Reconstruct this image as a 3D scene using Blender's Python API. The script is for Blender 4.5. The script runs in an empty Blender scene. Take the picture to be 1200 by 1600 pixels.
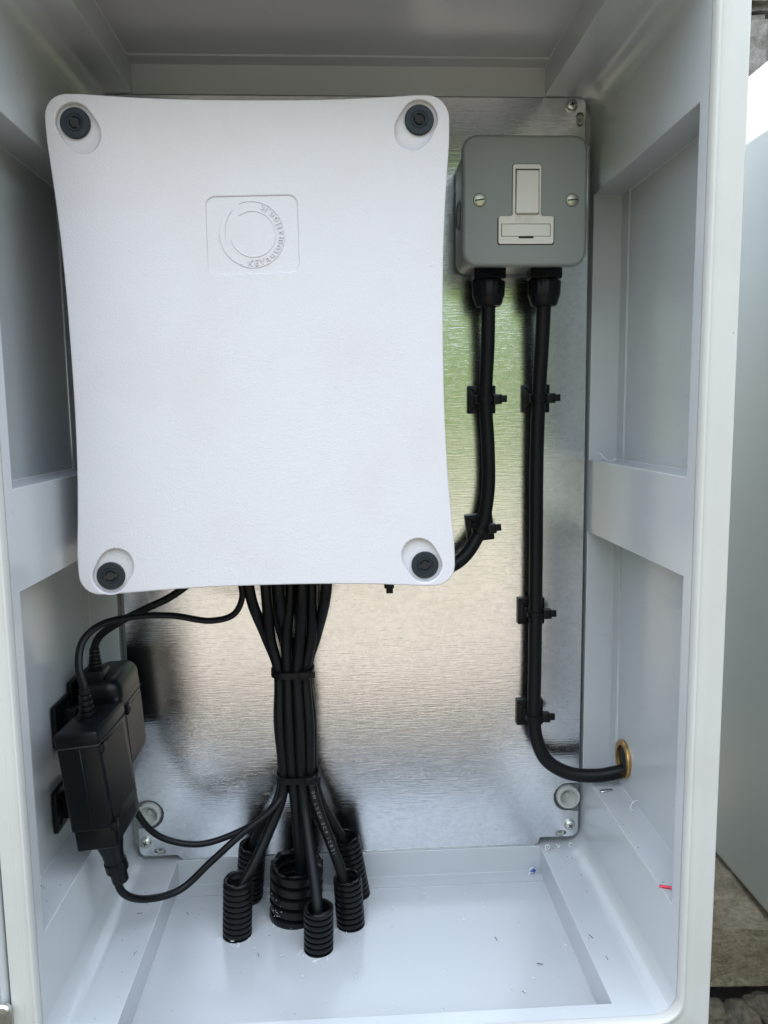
import bpy, bmesh, math, random
from mathutils import Vector, Matrix, noise
random.seed(7)
SC = bpy.context.scene
COL = SC.collection
R = math.radians

# ------------------------------------------------------------------ camera
cam_data = bpy.data.cameras.new('camera')
cam = bpy.data.objects.new('camera', cam_data)
COL.objects.link(cam)
pitch, yaw, roll = 0.124, 0.0508, -0.013
fw = Vector((math.sin(yaw)*math.cos(pitch), math.cos(yaw)*math.cos(pitch), -math.sin(pitch)))
rt = Vector((math.cos(yaw), -math.sin(yaw), 0))
up = rt.cross(fw)
rt2 = rt*math.cos(roll) + up*math.sin(roll)
up2 = -rt*math.sin(roll) + up*math.cos(roll)
M = Matrix((( rt2.x, up2.x, -fw.x), (rt2.y, up2.y, -fw.y), (rt2.z, up2.z, -fw.z))).to_4x4()
cam.matrix_world = Matrix.Translation((-0.002, -0.6016, 0.0573)) @ M
cam_data.sensor_fit = 'HORIZONTAL'
cam_data.sensor_width = 36.0
cam_data.lens = 36.0*1216.05/1200.0
cam_data.clip_start = 0.01
cam_data.clip_end = 500
SC.camera = cam

# ------------------------------------------------------------------ sky, sun, exposure
SUN_EL, SUN_BEHIND = R(45.5), R(5)          # sun stands to the left of the enclosure, a little behind its front
world = bpy.data.worlds.new('World')
SC.world = world
world.use_nodes = True
wn = world.node_tree.nodes
sky = wn.new('ShaderNodeTexSky')
sky.sky_type = 'NISHITA'
sky.sun_disc = False
sky.sun_elevation = SUN_EL
sky.sun_rotation = R(-90) + SUN_BEHIND
sky.dust_density = 2.5
sky.air_density = 1.0
sky.ozone_density = 1.0
wn['Background'].inputs['Strength'].default_value = 0.15
# veil added over the clear sky, brightest at the zenith to light the enclosure floor
wl = world.node_tree.links
wtc = wn.new('ShaderNodeTexCoord')
wsep = wn.new('ShaderNodeSeparateXYZ')
wl.new(wtc.outputs['Generated'], wsep.inputs[0])
wup = wn.new('ShaderNodeMapRange')
wup.inputs['From Min'].default_value = 0.0
wup.inputs['From Max'].default_value = 1.0
wup.inputs['To Min'].default_value = 0.34
wup.inputs['To Max'].default_value = 1.75
wl.new(wsep.outputs['Z'], wup.inputs['Value'])
cloud = wn.new('ShaderNodeMix')
cloud.data_type = 'RGBA'
cloud.inputs[6].default_value = (0, 0, 0, 1)
cloud.inputs[7].default_value = (7.5, 8.3, 9.4, 1)
cloud.clamp_factor = False
wl.new(wup.outputs['Result'], cloud.inputs[0])
veil = wn.new('ShaderNodeMix')
veil.data_type = 'RGBA'
veil.inputs[0].default_value = 0.75
wl.new(sky.outputs['Color'], veil.inputs[6])
wl.new(cloud.outputs[2], veil.inputs[7])
wl.new(veil.outputs[2], wn['Background'].inputs['Color'])
sun_data = bpy.data.lights.new('sun', 'SUN')
sun_data.energy = 2.1
sun_data.angle = R(0.53)
sun_data.color = (1.0, 0.93, 0.82)
sun = bpy.data.objects.new('sun', sun_data)
COL.objects.link(sun)
to_sun = Vector((-math.cos(SUN_EL)*math.cos(SUN_BEHIND), math.cos(SUN_EL)*math.sin(SUN_BEHIND), math.sin(SUN_EL)))
sun.rotation_euler = to_sun.to_track_quat('Z', 'Y').to_euler()
sun.location = to_sun*5
SC.view_settings.view_transform = 'Standard'
SC.view_settings.look = 'None'
SC.view_settings.gamma = 1.0
SC.view_settings.exposure = 1.46
SC.view_settings.use_white_balance = True          # the phone's own white balance for open shade
SC.view_settings.white_balance_temperature = 6550

# ------------------------------------------------------------------ materials
def nodes_of(name):
    m = bpy.data.materials.new(name)
    m.use_nodes = True
    nt = m.node_tree
    return m, nt, nt.nodes, nt.links, nt.nodes['Principled BSDF']

def tex(nt, kind, scale, vec=None, detail=3.0, rough=0.55):
    n = nt.nodes.new(kind)
    n.inputs['Scale'].default_value = scale
    if kind == 'ShaderNodeTexNoise':
        n.inputs['Detail'].default_value = detail
        n.inputs['Roughness'].default_value = rough
    if vec is not None:
        nt.links.new(vec, n.inputs['Vector'])
    return n

def ramp(nt, src, stops):
    r = nt.nodes.new('ShaderNodeValToRGB')
    els = r.color_ramp.elements
    while len(els) < len(stops):
        els.new(0.5)
    for e, (p, c) in zip(els, stops):
        e.position = p
        e.color = (*c, 1) if isinstance(c, tuple) else (c, c, c, 1)
    nt.links.new(src, r.inputs['Fac'])
    return r

def mixc(nt, fac, a, b, blend='MIX'):
    m = nt.nodes.new('ShaderNodeMix')
    m.data_type = 'RGBA'
    m.blend_type = blend
    for sock, val in ((m.inputs[0], fac), (m.inputs[6], a), (m.inputs[7], b)):
        if hasattr(val, 'is_output'):
            nt.links.new(val, sock)
        elif isinstance(val, tuple):
            sock.default_value = (*val, 1)
        else:
            sock.default_value = val
    return m.outputs[2]

def coords(nt, scale=(1, 1, 1)):
    tc = nt.nodes.new('ShaderNodeTexCoord')
    mp = nt.nodes.new('ShaderNodeMapping')
    mp.inputs['Scale'].default_value = scale
    nt.links.new(tc.outputs['Object'], mp.inputs['Vector'])
    return mp.outputs['Vector']

def bump(nt, bsdf, height, strength, dist):
    b = nt.nodes.new('ShaderNodeBump')
    b.inputs['Strength'].default_value = strength
    b.inputs['Distance'].default_value = dist
    nt.links.new(height, b.inputs['Height'])
    nt.links.new(b.outputs['Normal'], bsdf.inputs['Normal'])

def math_node(nt, op, a, b):
    n = nt.nodes.new('ShaderNodeMath')
    n.operation = op
    for s, v in zip(n.inputs, (a, b)):
        if hasattr(v, 'is_output'):
            nt.links.new(v, s)
        else:
            s.default_value = v
    return n.outputs[0]

def speckle(nt, vec, scale, size, keep):
    """small specks of dirt: a Voronoi dot kept in a few of its cells"""
    v = tex(nt, 'ShaderNodeTexVoronoi', scale, vec)
    near = math_node(nt, 'LESS_THAN', v.outputs['Distance'], size)
    sep = nt.nodes.new('ShaderNodeSeparateColor')
    nt.links.new(v.outputs['Color'], sep.inputs['Color'])
    few = math_node(nt, 'GREATER_THAN', sep.outputs[0], keep)
    return math_node(nt, 'MULTIPLY', near, few)

def plastic(name, col, rough, dirt=(0.30, 0.27, 0.22), smudge=0.10, specks=0.9, grain=(900, 0.05, 0.0002), spec=0.5):
    m, nt, n, l, b = nodes_of(name)
    v = coords(nt)
    big = tex(nt, 'ShaderNodeTexNoise', 17, v, 4, 0.5)
    mask = ramp(nt, big.outputs['Fac'], [(0.46, 0.0), (0.85, smudge)])
    c = mixc(nt, mask.outputs['Color'], col, dirt)
    if specks:
        sp = speckle(nt, v, 150, 0.075, specks)
        sp = math_node(nt, 'MULTIPLY', sp, 0.45)
        c = mixc(nt, sp, c, (0.10, 0.09, 0.08))
    l.new(c, b.inputs['Base Color'])
    b.inputs['Specular IOR Level'].default_value = spec
    rn = tex(nt, 'ShaderNodeTexNoise', 40, v, 4)
    rr = ramp(nt, rn.outputs['Fac'], [(0.3, rough*0.95), (0.75, min(1, rough*1.08))])
    if grain is None:
        b.inputs['Roughness'].default_value = rough
        return m
    l.new(rr.outputs['Color'], b.inputs['Roughness'])
    g = tex(nt, 'ShaderNodeTexNoise', grain[0], v, 2)
    bump(nt, b, g.outputs['Fac'], grain[1], grain[2])
    return m

MAT = {}
MAT['enclosure'] = plastic('grey_enclosure_plastic', (0.44, 0.465, 0.485), 0.20, smudge=0.09, specks=0.95, grain=None)
MAT['rim'] = plastic('grey_rim_plastic', (0.46, 0.465, 0.45), 0.42, smudge=0.22, specks=0.95)
MAT['white'] = plastic('white_control_box_plastic', (0.58, 0.57, 0.61), 0.5, dirt=(0.40, 0.33, 0.24), smudge=0.15, specks=0.985, grain=(1100, 0.45, 0.0005))
MAT['cap'] = plastic('slate_screw_cap_plastic', (0.012, 0.018, 0.024), 0.42, smudge=0.02, specks=False, spec=0.3)
MAT['spur'] = plastic('grey_green_enamel', (0.185, 0.20, 0.19), 0.38, smudge=0.08, grain=(1200, 0.06, 0.0002))
MAT['ivory'] = plastic('ivory_switch_plastic', (0.57, 0.555, 0.51), 0.4, smudge=0.15, specks=False)
MAT['black'] = plastic('black_cable_sheath', (0.0035, 0.0045, 0.006), 0.40, dirt=(0.06, 0.06, 0.06), smudge=0.05, spec=0.2, specks=False, grain=(700, 0.08, 0.0002))
MAT['conduit'] = plastic('black_conduit_plastic', (0.0035, 0.0038, 0.005), 0.34, dirt=(0.10, 0.10, 0.10), smudge=0.05, spec=0.25, specks=False)
MAT['casing'] = plastic('black_adapter_plastic', (0.003, 0.004, 0.0055), 0.34, dirt=(0.03, 0.03, 0.03), smudge=0.10, spec=0.22, specks=False, grain=(1600, 0.12, 0.0003))
MAT['tie'] = plastic('black_nylon', (0.003, 0.0035, 0.005), 0.36, smudge=0.03, specks=False, spec=0.2)
MAT['boss'] = plastic('clear_grey_boss', (0.42, 0.43, 0.41), 0.35, specks=False)
MAT['print'] = plastic('pale_printed_ink', (0.13, 0.14, 0.14), 0.6, specks=False)
MAT['dark'] = plastic('dark_hole', (0.006, 0.006, 0.007), 0.7, specks=False)
MAT['red'] = plastic('red_wire', (0.62, 0.03, 0.06), 0.45, specks=False)
MAT['blue'] = plastic('blue_wire', (0.02, 0.07, 0.34), 0.45, specks=False)
MAT['shaving'] = plastic('pale_shaving', (0.66, 0.68, 0.70), 0.45, specks=False)

def metal(name, col, rough):
    m, nt, n, l, b = nodes_of(name)
    v = coords(nt)
    b.inputs['Metallic'].default_value = 1.0
    big = tex(nt, 'ShaderNodeTexNoise', 220, v, 4)
    c = mixc(nt, ramp(nt, big.outputs['Fac'], [(0.35, 0.0), (0.75, 0.4)]).outputs['Color'], col, tuple(x*0.6 for x in col))
    l.new(c, b.inputs['Base Color'])
    b.inputs['Roughness'].default_value = rough
    bump(nt, b, big.outputs['Fac'], 0.1, 0.0003)
    return m
MAT['zinc'] = metal('bright_zinc', (0.66, 0.67, 0.64), 0.33)
MAT['brass'] = metal('brass', (0.55, 0.35, 0.13), 0.34)
MAT['dull_screw'] = metal('dull_nickel', (0.46, 0.45, 0.36), 0.42)

def galvanised():
    m, nt, n, l, b = nodes_of('galvanised_steel')
    v = coords(nt)
    streak_v = coords(nt, (55, 55, 980))
    streak = tex(nt, 'ShaderNodeTexNoise', 1.0, streak_v, 4, 0.6)
    fine = tex(nt, 'ShaderNodeTexNoise', 1.0, coords(nt, (380, 380, 2300)), 3, 0.6)
    spangle = tex(nt, 'ShaderNodeTexVoronoi', 330, v)
    sep = nt.nodes.new('ShaderNodeSeparateColor')
    l.new(spangle.outputs['Color'], sep.inputs['Color'])
    cloud = tex(nt, 'ShaderNodeTexNoise', 9, v, 6, 0.6)
    c = mixc(nt, sep.outputs[0], (0.66, 0.68, 0.70), (0.74, 0.755, 0.77))
    c = mixc(nt, ramp(nt, cloud.outputs['Fac'], [(0.45, 0.0), (0.75, 0.18)]).outputs['Color'], c, (0.52, 0.53, 0.54))
    sp = math_node(nt, 'MULTIPLY', speckle(nt, v, 210, 0.12, 0.90), 0.5)
    c = mixc(nt, sp, c, (0.25, 0.25, 0.25))
    l.new(c, b.inputs['Base Color'])
    b.inputs['Metallic'].default_value = 1.0
    r = ramp(nt, cloud.outputs['Fac'], [(0.3, 0.13), (0.8, 0.18)])
    l.new(r.outputs['Color'], b.inputs['Roughness'])
    h = mixc(nt, 0.14, streak.outputs['Fac'], fine.outputs['Fac'])
    bump(nt, b, h, 0.40, 0.00042)
    return m
MAT['galv'] = galvanised()

def rough_mineral(name, a, bcol, scale, bscale, bstr, bdist):
    m, nt, n, l, b = nodes_of(name)
    v = coords(nt)
    n1 = tex(nt, 'ShaderNodeTexNoise', scale, v, 8, 0.65)
    n2 = tex(nt, 'ShaderNodeTexNoise', bscale, v, 8, 0.7)
    f = ramp(nt, n1.outputs['Fac'], [(0.32, 0.0), (0.7, 1.0)])
    c = mixc(nt, f.outputs['Color'], a, bcol)
    c = mixc(nt, ramp(nt, n2.outputs['Fac'], [(0.35, 0.5), (0.6, 0.0)]).outputs['Color'], c, tuple(x*0.35 for x in a))
    l.new(c, b.inputs['Base Color'])
    b.inputs['Roughness'].default_value = 0.9
    bump(nt, b, n2.outputs['Fac'], bstr, bdist)
    return m
MAT['concrete'] = rough_mineral('weathered_concrete', (0.19, 0.145, 0.085), (0.46, 0.39, 0.27), 34, 210, 1.0, 0.006)
MAT['rock'] = rough_mineral('dark_pebble', (0.05, 0.046, 0.04), (0.17, 0.135, 0.085), 60, 240, 0.5, 0.003)
MAT['wallstone'] = rough_mineral('lichen_stone', (0.13, 0.115, 0.095), (0.34, 0.33, 0.31), 16, 90, 0.7, 0.006)
MAT['ground'] = rough_mineral('soil_and_grass', (0.10, 0.10, 0.05), (0.17, 0.17, 0.08), 3, 60, 0.6, 0.01)
MAT['unseen_pale_ground'] = rough_mineral('pale_ground_glints', (0.17, 0.14, 0.11), (0.52, 0.43, 0.33), 1.3, 60, 0.3, 0.005)  # lighter patches put into the colour so the steel plate catches warm glints
MAT['grass'] = rough_mineral('grass_cover', (0.075, 0.115, 0.03), (0.20, 0.255, 0.085), 1.2, 30, 0.8, 0.03)
MAT['neighbour'] = plastic('neighbour_grey_plastic', (0.40, 0.43, 0.395), 0.45, smudge=0.1, specks=0.95)
MAT['gravel'] = rough_mineral('dark_gravel_bed', (0.045, 0.042, 0.038), (0.12, 0.105, 0.085), 20, 45, 0.9, 0.02)

# ------------------------------------------------------------------ object helpers (all shapes in millimetres)
S = 0.001
def tag(o, label=None, cat=None, group=None, kind=None):
    if label: o['label'] = label
    if cat: o['category'] = cat
    if group: o['group'] = group
    if kind: o['kind'] = kind
    return o

def thing(name, loc, label, cat, group=None):
    o = bpy.data.objects.new(name, None)
    o.location = Vector(loc)*S
    o.empty_display_size = 0.01
    COL.objects.link(o)
    return tag(o, label, cat, group)

def root_of(o):
    v = Vector((0, 0, 0))
    while o is not None:
        v += o.location
        o = o.parent
    return v

def obj(name, vf, mat, parent=None, smooth=True, ang=38, bev=0.0, seg=2):
    me = bpy.data.meshes.new(name)
    if isinstance(vf, bmesh.types.BMesh):
        vf.to_mesh(me); vf.free()
        me.transform(Matrix.Scale(S, 4))
    else:
        vs, fs = vf
        me.from_pydata([(x*S, y*S, z*S) for x, y, z in vs], [], fs)
        me.validate()
    bm = bmesh.new(); bm.from_mesh(me)
    bmesh.ops.recalc_face_normals(bm, faces=bm.faces)
    bm.to_mesh(me); bm.free()
    me.materials.append(MAT[mat])
    if smooth:
        me.polygons.foreach_set('use_smooth', [True]*len(me.polygons))
        me.set_sharp_from_angle(angle=R(ang))
    o = bpy.data.objects.new(name, me)
    COL.objects.link(o)
    if parent is not None:
        o.parent = parent
        o.matrix_parent_inverse = Matrix.Translation(-parent_origin(parent))
    if bev:
        md = o.modifiers.new('edge', 'BEVEL')
        md.width = bev*S; md.segments = seg; md.limit_method = 'ANGLE'; md.angle_limit = R(40)
        md.harden_normals = True
    return o

def parent_origin(p):
    # meshes keep world coordinates in their vertices: only an Empty root is displaced
    while p.parent is not None:
        p = p.parent
    return p.location.copy() if p.type == 'EMPTY' else Vector((0, 0, 0))

_obj = obj
def obj(name, vf, mat, parent=None, **k):
    o = _obj(name, vf, mat, None, **k)
    if parent is not None:
        o.parent = parent
        if parent.type == 'EMPTY':
            o.matrix_parent_inverse = Matrix.Translation(-parent.location)
    return o

def merge(*parts):
    V, F = [], []
    for v, f in parts:
        k = len(V); V += list(v); F += [tuple(i+k for i in q) for q in f]
    return V, F

def xf(vf, mtx):
    return [tuple(mtx @ Vector(p)) for p in vf[0]], vf[1]

def rbox(c, size, r=0.0, seg=3, rot=None):
    bm = bmesh.new()
    bmesh.ops.create_cube(bm, size=1)
    bmesh.ops.scale(bm, vec=size, verts=bm.verts)
    if r > 0:
        bmesh.ops.bevel(bm, geom=bm.edges[:], offset=min(r, min(size)*0.49), segments=seg, profile=0.5, affect='EDGES')
    m = Matrix.Translation(c)
    if rot is not None:
        m = m @ rot
    bm.transform(m)
    bm.verts.ensure_lookup_table()
    for i, v in enumerate(bm.verts): v.index = i
    vf = [tuple(v.co) for v in bm.verts], [tuple(v.index for v in f.verts) for f in bm.faces]
    bm.free()
    return vf

def frame(axis):
    a = Vector(axis).normalized()
    h = Vector((0, 0, 1)) if abs(a.z) < 0.9 else Vector((1, 0, 0))
    u = a.cross(h).normalized(); w = a.cross(u).normalized()
    return a, u, w

def lathe(prof, base, axis=(0, 0, 1), seg=28, flats=0, close=True, wob=0.0):
    """prof: (radius, height along axis)"""
    a, u, w = frame(axis); b = Vector(base)
    V, F = [], []
    for (r, h) in prof:
        for k in range(seg):
            t = 2*math.pi*k/seg
            rr = r
            if flats:
                q = 2*math.pi/flats
                rr = r*math.cos(q/2)/math.cos((t % q) - q/2)
            hh = h + (wob*noise.noise(Vector((math.cos(t)*2+base[0], math.sin(t)*2+base[1], r))) if wob else 0)
            V.append(tuple(b + a*hh + (u*math.cos(t) + w*math.sin(t))*rr))
    n = len(prof)
    for i in range(n-1):
        for k in range(seg):
            k2 = (k+1) % seg
            F.append((i*seg+k, i*seg+k2, (i+1)*seg+k2, (i+1)*seg+k))
    if close:
        if prof[0][0] > 1e-6: F.append(tuple(range(seg))[::-1])
        if prof[-1][0] > 1e-6: F.append(tuple((n-1)*seg+k for k in range(seg)))
    return V, F

def spline(pts, per=10):
    P = [Vector(p) for p in pts]
    P = [P[0]*2-P[1]] + P + [P[-1]*2-P[-2]]
    out = []
    for i in range(1, len(P)-2):
        p0, p1, p2, p3 = P[i-1:i+3]
        # centripetal form keeps the bends round where the points are uneven
        t0 = 0; t1 = t0+max((p1-p0).length, 1e-3)**0.5; t2 = t1+max((p2-p1).length, 1e-3)**0.5; t3 = t2+max((p3-p2).length, 1e-3)**0.5
        for k in range(per):
            t = t1+(t2-t1)*k/per
            A1 = p0*((t1-t)/(t1-t0))+p1*((t-t0)/(t1-t0)); A2 = p1*((t2-t)/(t2-t1))+p2*((t-t1)/(t2-t1)); A3 = p2*((t3-t)/(t3-t2))+p3*((t-t2)/(t3-t2))
            B1 = A1*((t2-t)/(t2-t0))+A2*((t-t0)/(t2-t0)); B2 = A2*((t3-t)/(t3-t1))+A3*((t-t1)/(t3-t1))
            out.append(B1*((t2-t)/(t2-t1))+B2*((t-t1)/(t2-t1)))
    out.append(P[-2])
    return out

def tube(pts, r, seg=14, per=10, raw=False, flat=1.0):
    Q = [Vector(p) for p in pts] if raw else spline(pts, per)
    V, F = [], []
    t = (Q[1]-Q[0]).normalized()
    u = t.cross(Vector((0, 1, 0)))
    if u.length < 0.1: u = t.cross(Vector((1, 0, 0)))
    u.normalize()
    for i, p in enumerate(Q):
        t2 = (Q[min(i+1, len(Q)-1)]-Q[max(i-1, 0)]).normalized()
        u = (u - t2*u.dot(t2)).normalized(); w = t2.cross(u)
        for k in range(seg):
            a = 2*math.pi*k/seg
            V.append(tuple(p + u*math.cos(a)*r*flat + w*math.sin(a)*r))
    n = len(Q)
    for i in range(n-1):
        for k in range(seg):
            k2 = (k+1) % seg
            F.append((i*seg+k, i*seg+k2, (i+1)*seg+k2, (i+1)*seg+k))
    F.append(tuple(range(seg))[::-1]); F.append(tuple((n-1)*seg+k for k in range(seg)))
    return V, F

def plate2d(outlines, y_front, thick, bev=0.0):
    """a sheet facing the camera: closed outlines in (x, z), later ones are holes; mm"""
    cu = bpy.data.curves.new('tmp', 'CURVE')
    cu.dimensions = '2D'; cu.fill_mode = 'BOTH'
    for k, ol in enumerate(outlines):
        area = sum(ol[i-1][0]*ol[i][1]-ol[i][0]*ol[i-1][1] for i in range(len(ol)))
        pts = ol if (area > 0) == (k == 0) else ol[::-1]
        sp = cu.splines.new('POLY'); sp.points.add(len(pts)-1)
        for p, q in zip(sp.points, pts): p.co = (q[0], q[1], 0, 1)
        sp.use_cyclic_u = True
    cu.extrude = max(thick/2-bev, 0.001); cu.bevel_depth = bev; cu.bevel_resolution = 2; cu.offset = -bev
    return curve_mesh(cu, lambda v: (v.x, y_front+thick/2-v.z, v.y))

def curve_mesh(cu, f):
    o = bpy.data.objects.new('tmp', cu)
    me = bpy.data.meshes.new_from_object(o)
    V = [f(v.co) for v in me.vertices]; F = [tuple(p.vertices) for p in me.polygons]
    bpy.data.objects.remove(o); bpy.data.curves.remove(cu); bpy.data.meshes.remove(me)
    return V, F

def glyphs(text, size, depth=0.15, align='CENTER'):
    cu = bpy.data.curves.new('tmp', 'FONT')
    cu.body = text; cu.size = size; cu.align_x = align; cu.extrude = depth/2; cu.resolution_u = 3
    return curve_mesh(cu, lambda v: (v.x, v.y, v.z))

def rrect(x0, z0, x1, z1, r, n=6):
    out = []
    for cx, cz, a0 in ((x1-r, z1-r, 0), (x0+r, z1-r, 90), (x0+r, z0+r, 180), (x1-r, z0+r, 270)):
        for k in range(n+1):
            a = R(a0+90*k/n); out.append((cx+r*math.cos(a), cz+r*math.sin(a)))
    return out

def circle(cx, cz, r, n=24, sx=1, sz=1):
    return [(cx+r*sx*math.cos(2*math.pi*k/n), cz+r*sz*math.sin(2*math.pi*k/n)) for k in range(n)]

# ================================================================== THE PLACE AROUND
def grid(x0, x1, y0, y1, nx, ny, f):
    V = [f(x0+(x1-x0)*i/nx, y0+(y1-y0)*j/ny) for j in range(ny+1) for i in range(nx+1)]
    F = [(j*(nx+1)+i, j*(nx+1)+i+1, (j+1)*(nx+1)+i+1, (j+1)*(nx+1)+i) for j in range(ny) for i in range(nx)]
    return V, F
tag(obj('ground', grid(-150000, 150000, -150000, 150000, 60, 60, lambda x, y: (x, y, -412)), 'ground'), kind='structure')
def pale_ground_pt(x, y):
    k = (-y-560)/4000
    return (350 + x*(900+2000*k), y, -394)
tag(obj('unseen_pale_ground', grid(-1, 1, -3900, -560, 40, 60, pale_ground_pt), 'unseen_pale_ground'), kind='structure')  # added unseen ground, fanned and set rightward for plate reflection and warm bounce
tag(obj('gravel_bed', grid(-2500, 2500, -1400, 2500, 60, 60, lambda x, y: (x, y, -401+3*noise.noise(Vector((x/40, y/40, 0))))), 'gravel'), kind='structure')  # gravel spread forward out of view as dark ground, to dim the ceiling
def bank(x, y):
    t = max(0, min(1, (-y-3500)/1700)); t = t*t*(3-2*t)
    return (x, y, -420 + t*(1950+300*noise.noise(Vector((x/900, y/900, 0)))))
tag(obj('grass_bank', grid(-14000, 14000, -11000, -3400, 90, 50, bank), 'grass'), kind='structure')

def rough_box(x0, x1, y0, y1, z0, z1, step, amp, seed=0):
    bm = bmesh.new(); bmesh.ops.create_cube(bm, size=1)
    bm.transform(Matrix.Translation(((x0+x1)/2, (y0+y1)/2, (z0+z1)/2)) @ Matrix.Diagonal((x1-x0, y1-y0, z1-z0, 1)))
    bmesh.ops.bevel(bm, geom=bm.edges[:], offset=step*0.4, segments=2, affect='EDGES')
    for ax, (a, b) in enumerate(((x0, x1), (y0, y1), (z0, z1))):
        n = int((b-a)/step)
        for k in range(1, n):
            no = [0, 0, 0]; no[ax] = 1; co = [0, 0, 0]; co[ax] = a+(b-a)*k/n
            bmesh.ops.bisect_plane(bm, geom=bm.verts[:]+bm.edges[:]+bm.faces[:], plane_co=co, plane_no=no)
    for v in bm.verts:
        d = noise.noise_vector(v.co/ (step*2.2)+Vector((seed, 0, 0)))*amp + noise.noise_vector(v.co/(step*0.7))*amp*0.45
        v.co += d
    return bm
tag(obj('concrete_slab', rough_box(-300, 560, -78, 260, -378, -331, 12, 2.2), 'concrete', ang=80),
    'rough weathered concrete slab under the grey cabinets', 'slab')

def rock(name, c, size, seed, mat='rock'):
    bm = bmesh.new(); bmesh.ops.create_icosphere(bm, subdivisions=4, radius=1)
    for v in bm.verts:
        p = v.co.copy()
        k = 1+0.30*noise.noise(p*1.3+Vector((seed*3.1, 0, 0)))+0.10*noise.noise(p*3.1+Vector((0, seed, 0)))
        # knock flats on it, as on broken stone
        for q in range(5):
            n = noise.random_unit_vector() if False else Vector((math.sin(seed*7+q*2.1), math.cos(seed*3+q*1.7), math.sin(seed+q*4.3))).normalized()
            d = p.dot(n)*k
            if d > 0.78: p -= n*((d-0.78)*0.75/k)
        v.co = Vector((p.x*k*size[0], p.y*k*size[1], p.z*k*size[2])) + Vector(c)
    return obj(name, bm, mat, ang=60)
for i, (c, sz, lab) in enumerate((
        ((281, -93, -389), (15, 13, 13), 'rounded brown-grey rock in the middle below the concrete slab edge'),
        ((260, -90, -384), (15, 12, 10), 'dark rock tucked between the slab and the cabinet rim'),
        ((301, -88, -383), (15, 12, 11), 'dark rock under the slab at the right picture edge'),
        ((264, -112, -399), (15, 12, 10), 'pale flat rock at the bottom beside the cabinet corner'),
        ((300, -106, -396), (9, 9, 9), 'small brown rock at the bottom right beside the round one'),
        ((286, -124, -404), (15, 12, 10), 'rock at the bottom edge below the round one'))):
    tag(rock('rock', c, sz, i+1.3), lab, 'rock', 'rocks in front of the slab')

wall = thing('stone_wall', (700, 700, -430), 'mottled rubble stone wall behind the neighbouring cabinet at top right', 'wall')
z = -430
row = 0
while z < 1000:
    h = random.uniform(85, 130); x = 480 - (row % 2)*60
    while x < 1000:
        w_ = random.uniform(110, 190)
        bm = rough_box(x, x+w_-8, 640+random.uniform(-8, 8), 800, z, z+h-8, 30, 7, seed=x+z)
        obj('stone', bm, 'wallstone', wall, ang=80)
        x += w_
    z += h; row += 1
obj('mortar', rbox((740, 735, 290), (530, 120, 1440), 4), 'concrete', wall)

nb = thing('neighbouring_cabinet', (500, -60, -328), 'smooth pale grey cabinet standing at right beside the open one', 'cabinet')
obj('cabinet_body', rbox((510, -62, -6.5), (390, 270, 643), 6, 4), 'neighbour', nb)
obj('cabinet_door', rbox((510, -205, -6.5), (384, 14, 637), 5, 4), 'neighbour', nb)

# ================================================================== THE OPEN ENCLOSURE
X0, X1, Z0, Z1, RC = -180.0, 190.0, -300.5, 289.0, 14.0
enc = thing('enclosure', (5, -80, -327), 'open light grey plastic enclosure with ribbed walls around the control box', 'enclosure')
ROWS = [-186.0, -175.0, -14.0, 0.0, 12.0]

def wall_part(name, stations, cell_depth):
    """stations: (x, z, nx, nz, s) round the inside; cell_depth(s_mid, row) gives how far a panel is sunk"""
    V, F, idx = [], [], {}
    def vid(i, j, d):
        k = (i, j, round(d, 3))
        if k not in idx:
            x, zz, nx, nz, s = stations[i]
            idx[k] = len(V); V.append((x+nx*d, ROWS[j], zz+nz*d))
        return idx[k]
    n, m = len(stations)-1, len(ROWS)-1
    D = [[cell_depth((stations[i][4]+stations[i+1][4])/2, j) for j in range(m)] for i in range(n)]
    for i in range(n):
        for j in range(m):
            d = D[i][j]
            F.append((vid(i, j, d), vid(i+1, j, d), vid(i+1, j+1, d), vid(i, j+1, d)))
            if i+1 < n and D[i+1][j] != d:
                e = D[i+1][j]; F.append((vid(i+1, j, d), vid(i+1, j, e), vid(i+1, j+1, e), vid(i+1, j+1, d)))
            if j+1 < m and D[i][j+1] != d:
                e = D[i][j+1]; F.append((vid(i, j+1, d), vid(i+1, j+1, d), vid(i+1, j+1, e), vid(i, j+1, e)))
    return obj(name, (V, F), 'enclosure', enc, bev=0.7)

def arc(cx, cz, a0, a1, s, n=6):
    return [(cx+RC*math.cos(R(a)), cz+RC*math.sin(R(a)), math.cos(R(a)), math.sin(R(a)), s) for a in [a0+(a1-a0)*k/n for k in range(n+1)]]

def sunk(spans, depth=23.0):
    def f(s, j):
        if any(a < s < b for a, b in spans):
            if j == 1: return depth
            if j == 2: return depth-1.3
        return 0.0
    return f
ZB = [-237.0, -36.5, 20.5, 219.5]
zs = [Z0+RC] + ZB + [Z1-RC]
sidespan = [(ZB[0], ZB[1]), (ZB[2], ZB[3])]
st = arc(X1-RC, Z0+RC, -45, 0, -900)[:-1] + [(X1, q, 1, 0, q) for q in zs] + arc(X1-RC, Z1-RC, 0, 45, 900)[1:]
o = wall_part('side_wall', st, sunk(sidespan)); tag(o, 'right inner side wall with two sunk panels')
st = arc(X0+RC, Z1-RC, 135, 180, 900)[:-1] + [(X0, q, -1, 0, q) for q in zs[::-1]] + arc(X0+RC, Z0+RC, 180, 225, -900)[1:]
o = wall_part('side_wall', st, sunk(sidespan)); tag(o, 'left inner side wall with two sunk panels')
st = arc(X1-RC, Z1-RC, 45, 90, 900)[:-1] + [(q, Z1, 0, 1, q) for q in (X1-RC, 151.5, -148.5, X0+RC)] + arc(X0+RC, Z1-RC, 90, 135, -900)[1:]
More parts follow.
